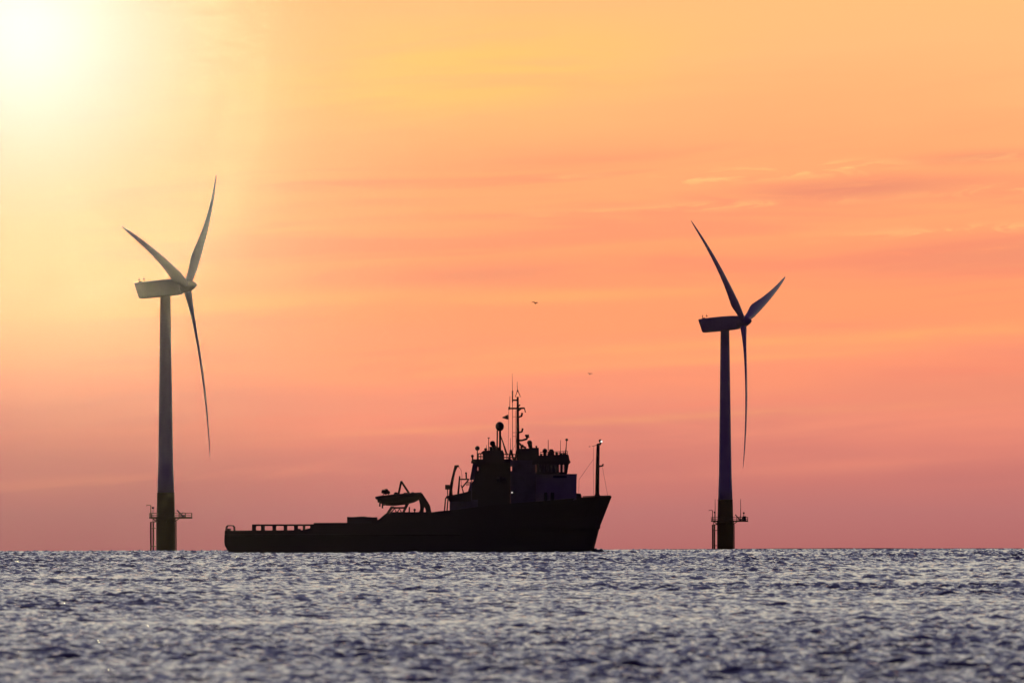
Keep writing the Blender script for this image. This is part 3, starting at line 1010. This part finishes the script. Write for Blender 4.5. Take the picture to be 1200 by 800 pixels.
for px, yt, yb, hw, y in ((634.2, 530.6, 533, 0.22, 3.5), (652.4, 529.4, 532.2, 0.3, -3.0), (660.6, 529.8, 532, 0.2, 2.0), (611.2, 521.8, 525, 0.25, 1.2), (628.6, 521.2, 524, 0.2, 1.8),
                          (569.2, 524.4, 527.4, 0.3, -1.5), (584.6, 523.6, 527, 0.35, 1.4)):
    mb = MB()
    c = P3(px, yt, y)
    mb.tube([P3(px, yb, y), P3(px, yt + 0.5, y)], hw * 0.6, 8)
    mb.ball((c[0], y, c[2] - 0.1), hw, 0.8, 10)
    mb.build('vent', 'black_steel', ship)
for sgn in (-1, 1):
    mb = MB()
    y = sgn * 6.0
    for yy in (527.8, 529.8):
        ptube(mb, [(633, yy + 0.8), (665.2, yy - 0.4)], 0.035, y, 5)
    for k in range(8):
        px = 633 + k * 4.6
        ptube(mb, [(px, 533.2 - k * 0.2), (px, 528.6 - k * 0.17)], 0.035, y, 5)
    mb.build('railing', 'black_steel', ship)
    for px in (584.0, 590.4):
        mb = MB()
        mb.tube([P3(px - 2.0, 560.5, sgn * 6.2), P3(px + 2.0, 560.5, sgn * 6.2)], 0.34, 12)
        mb.build('life_raft', 'dark_paint', ship)
mb = MB()
for k in range(5):
    ptube(mb, [(546.4 + k * 1.1, 563.5 + 0.1 * k), (546.4 + k * 1.1, 567.6)], 0.05, 4.9, 5)
ptube(mb, [(545.8, 563.6), (552.4, 563.6)], 0.05, 4.9, 5)
mb.build('railing', 'black_steel', ship)

# main mast
mb = MB()
ptube(mb, [(607.2, 540), (606.9, 500), (606.7, 464.0)], [0.30, 0.25, 0.18], 0, 10)
mast = mb.build('main_mast', 'black_steel', ship)
mb = MB()
ptube(mb, [(596.2, 477.4), (614.6, 477.0)], 0.15)
ptube(mb, [(600.0, 467.6), (606.6, 467.6)], 0.14)
ptube(mb, [(596.4, 479), (596.4, 475.4)], 0.12)
mb.build('yardarm', 'black_steel', mast)
mb = MB()
ptube(mb, [(600.6, 540), (600.6, 457)], [0.035, 0.06], 0.0, 6)
ptube(mb, [(600.6, 470), (600.6, 456.5)], 0.11, 0.0, 6)
ptube(mb, [(600.6, 457), (600.2, 436)], [0.045, 0.02], 0.0, 6)
ptube(mb, [(604.6, 535), (604.6, 478)], 0.05, 0.3, 6)
for yy in (487, 505.5, 510):
    ptube(mb, [(600.6, yy), (606.6, yy)], 0.035, 0, 5)
ptube(mb, [(597.4, 477.6), (597.6, 463)], [0.06, 0.04], 0, 6)
mb.build('aerial_rod', 'black_steel', mast)
mb = MB()                                               # cage at the mast head with a whip
ptube(mb, [(606.4, 456.6), (603.9, 463.6), (609.9, 463.6), (606.8, 456.6)], 0.07, 0, 6)
ptube(mb, [(606.4, 456.6), (606.0, 446)], [0.06, 0.03], 0, 6)
mb.ball(P3(606.6, 456.6), 0.16, 1, 8)
mb.build('mast_cage', 'black_steel', mast)
for ya, xb, yb, xc, yc in ((487.6, 611.0, 486.4, 612.0, 482.4), (505.8, 611.4, 504.6, 612.6, 500.6)):
    mb = MB()
    ptube(mb, [(607, ya), (xb, yb)], 0.15)
    ptube(mb, [(xb, yb + 0.5), (xc, yc)], 0.17)
    mb.build('mast_lamp', 'black_steel', mast)
mb = MB()
ptube(mb, [(607.4, 474.6), (609.6, 473.2)], 0.13)
ptube(mb, [(608, 477.8), (612.0, 477.0), (614.4, 476.6), (615.8, 482)], 0.09)
ptube(mb, [(607.4, 480), (610.6, 477.6)], 0.13)
mb.build('floodlight', 'black_steel', mast)
mb = MB()
ptube(mb, [(607.0, 514.8), (612, 514.6), (617.2, 513.0), (618.4, 510.6)], [0.2, 0.16, 0.2, 0.16])
ptube(mb, [(615.2, 508.8), (620.0, 508.6)], 0.14)
ptube(mb, [(616.4, 511.4), (619.6, 509.4)], 0.3)
mb.build('radar_scanner', 'black_steel', mast)
mb = MB()
ptube(mb, [(608, 517.6), (611.2, 521.0), (616.5, 523.6)], 0.18)
ptube(mb, [(611, 523.8), (613.0, 519.6)], 0.13)
mb.build('radar_bracket', 'black_steel', mast)
mb = MB()
for a, b, c, d in ((596.0, 486, 595.4, 531), (603.6, 520, 598.6, 531), (606, 500, 604, 534)):
    ptube(mb, [(a, b), (c, d)], 0.028, 0.4, 5)
ptube(mb, [(596.4, 478), (596.0, 484)], 0.03, 0.4, 5)
mb.build('halyard', 'black_steel', mast)
mb = MB()                                               # mast foot braces
ptube(mb, [(598.6, 525.6), (596.4, 538)], 0.18, 0.5)
ptube(mb, [(598.6, 525.6), (602.0, 538)], 0.18, 0.5)
ptube(mb, [(606.8, 524), (603.2, 538)], 0.16, -0.5)
mb.build('mast_brace', 'black_steel', mast)
# flag: cloth streaming aft from the halyard
rings = []
for i in range(9):
    f = i / 8
    px = 596.0 - 7.2 * f
    up = np.interp(f, [0, 0.35, 1], [484.2, 485.2, 487.4])
    dn = np.interp(f, [0, 0.35, 1], [490.2, 489.9, 488.4])
    yy = 0.4 + 0.22 * math.sin(f * 6.0)
    rings.append([P3(px, up, yy - 0.012), P3(px, up, yy + 0.012), P3(px, dn, yy + 0.012 + 0.1 * f), P3(px, dn, yy - 0.012 + 0.1 * f)])
mb = MB()
mb.rings(rings, True, True)
mb.build('flag', 'cloth', mast)

# foremast
mb = MB()
ptube(mb, [(699.8, 582), (700.4, 540), (701.0, 518.6)], [0.38, 0.33, 0.28], 0, 12)
ptube(mb, [(700.8, 519.6), (703.2, 519.0), (704.6, 516.5)], [0.2, 0.22, 0.14])
pbox(mb, 696.9, 702.8, 577.8, 582, -0.6, 0.6)
fm = mb.build('foremast', 'black_steel', ship)
mb = MB()
pprism(mb, [(701.0, 544.4), (701.0, 546.4), (707.2, 545.0), (707.4, 542.2), (706.2, 541.9), (705.4, 543.6)], -0.5, 0.5)
mb.build('lamp_bracket', 'black_steel', fm)
mb = MB()
mb.ball(P3(703.4, 515.2), 0.28, 1, 10)
mb.build('lamp_housing', 'black_steel', fm)
MB().ball(P3(704.8, 516.0, -0.15), 0.19, 1, 12).build('lamp', 'lamp', fm)
mb = MB()
ptube(mb, [(694.0, 521.6), (700.6, 520.0)], 0.05, 0, 6)
ptube(mb, [(690.0, 521.9), (692.0, 521.9)], 0.05, 0, 6)
mb.build('yardarm', 'black_steel', fm)
mb = MB()
ptube(mb, [(695.6, 521.6), (695.2, 548), (695.8, 581)], 0.024, 0, 5)
ptube(mb, [(695.2, 537), (678.6, 560.4), (678.2, 577)], 0.024, 0, 5)
ptube(mb, [(706.0, 546), (712.2, 580)], 0.026, 0, 5)
mb.build('stay_wire', 'black_steel', fm)

# the lit deck light on the house side
mb = MB()
mb.ball(P3(600.0, 575.8, -6.08), 0.12, 1, 10)
mb.build('deck_light', 'lamp', ship)
# foredeck rail
for sgn in (-1, 1):
    mb = MB()
    mb.tube([P3(683, 580.6, sgn * 4.4), P3(700, 579.9, sgn * 2.7), P3(715.5, 579.6, sgn * 0.25)], 0.10, 6)
    mb.build('bow_rail', 'hull_paint', ship)

# wash at the stem and a little under the counter
def wash(px0, px1, amp, seed, m):
    rng = np.random.default_rng(seed)
    mb = MB()
    D = D3 - 2
    rs = []
    k = 36
    hs = np.convolve(rng.random(k + 6), np.ones(5) / 5, 'same')[:k]
    for i in range(k):
        f = i / (k - 1)
        px = px0 + (px1 - px0) * f
        h = amp * (0.25 + 1.1 * hs[i]) * min(1, 6 * f, 5 * (1 - f)) + 0.02
        x = (px - 600) / 6.5 + 0.08
        z0 = sea_z(D)
        rs.append([(x, D - 2.6, z0 - 0.4), (x, D - 0.8, z0 + h * 0.8), (x, D, z0 + h), (x, D + 1.2, z0 + h * 0.6), (x, D + 3.0, z0 - 0.4)])
    mb.rings(rs, True, True)
    o = mb.build('bow_wave' if amp > 0.4 else 'stern_wave', m)
    o['kind'] = 'structure'
wash(688, 709.5, 0.95, 3, bpy.data.materials['sea_water'])
wash(255, 276, 0.34, 8, 'foam')

# ------------------------------------------------------------------ gulls
def gull(px, py, D, bank, label, span, head):
    x, y = unroll(px, py)
    el_ = (644.0 - y) / FPX - DIP
    loc = ((x - 600) / FPX * D, D, EYE + math.tan(el_) * D)
    mb = MB()
    prof = [(0.012, -0.36), (0.05, -0.28), (0.085, -0.12), (0.10, 0.02), (0.085, 0.14), (0.055, 0.21), (0.06, 0.26), (0.05, 0.30), (0.022, 0.33), (0.010, 0.39)]
    rs = [[(h, r * 1.0 * math.cos(2 * PI * k / 12), r * math.sin(2 * PI * k / 12)) for k in range(12)] for r, h in prof]
    mb.rings(rs, True, True)
    for sg in (-1, 1):
        rr = []
        for f, up, sweep, ch, th in ((0.03, 0.04, 0.06, 0.34, 0.06), (0.2, 0.18, 0.12, 0.34, 0.05), (0.42, 0.28, 0.17, 0.32, 0.04), (0.65, 0.22, 0.08, 0.27, 0.03), (0.85, 0.08, -0.06, 0.18, 0.02), (1.0, -0.08, -0.2, 0.03, 0.006)):
            yy = sg * f * span / 2
            rr.append([(sweep + ch * 0.45, yy, up), (sweep, yy, up + th), (sweep - ch * 0.55, yy, up - 0.01), (sweep, yy, up - th * 0.6)])
        mb.rings(rr, True, True)
    mb.add([(-0.30, -0.03, 0.0), (-0.30, 0.03, 0.0), (-0.50, 0.10, 0.0), (-0.50, -0.10, 0.0), (-0.30, 0, 0.02), (-0.48, 0, 0.02)],
           [(0, 1, 4), (1, 2, 5, 4), (2, 3, 5), (3, 0, 4, 5), (0, 3, 2, 1)], True)
    o = mb.build('gull', 'feather')
    o.location = loc
    o.rotation_euler = (bank * 0.3, bank, head)
    tag(o, label, 'bird', 'gulls flying in the sunset sky')
    return o
gull(627, 354, 3300, R(28), 'larger dark gull with arched wings gliding high between the two turbines', 1.35, R(70))
gull(691.3, 437, 4200, R(20), 'smaller gull, a tiny dark speck to the right of the ship\'s mast top', 1.2, R(105))

# ------------------------------------------------------------------ haze
hz = MB()
hz.box(-13200, 13200, -13200, 13200, -15.5, 140)
hm = bpy.data.materials.new('haze')
hm.use_nodes = True
hm.node_tree.nodes.clear()
hn = NT(hm.node_tree)
pv = hn.new('ShaderNodeVolumePrincipled')
pv.inputs['Color'].default_value = (0.95, 0.92, 0.88, 1)
pv.inputs['Density'].default_value = HAZE_DENSITY
pv.inputs['Anisotropy'].default_value = HAZE_G
ho = hn.new('ShaderNodeOutputMaterial')
hm.node_tree.links.new(pv.outputs[0], ho.inputs['Volume'])
h = hz.build('haze', hm)
h['kind'] = 'stuff'
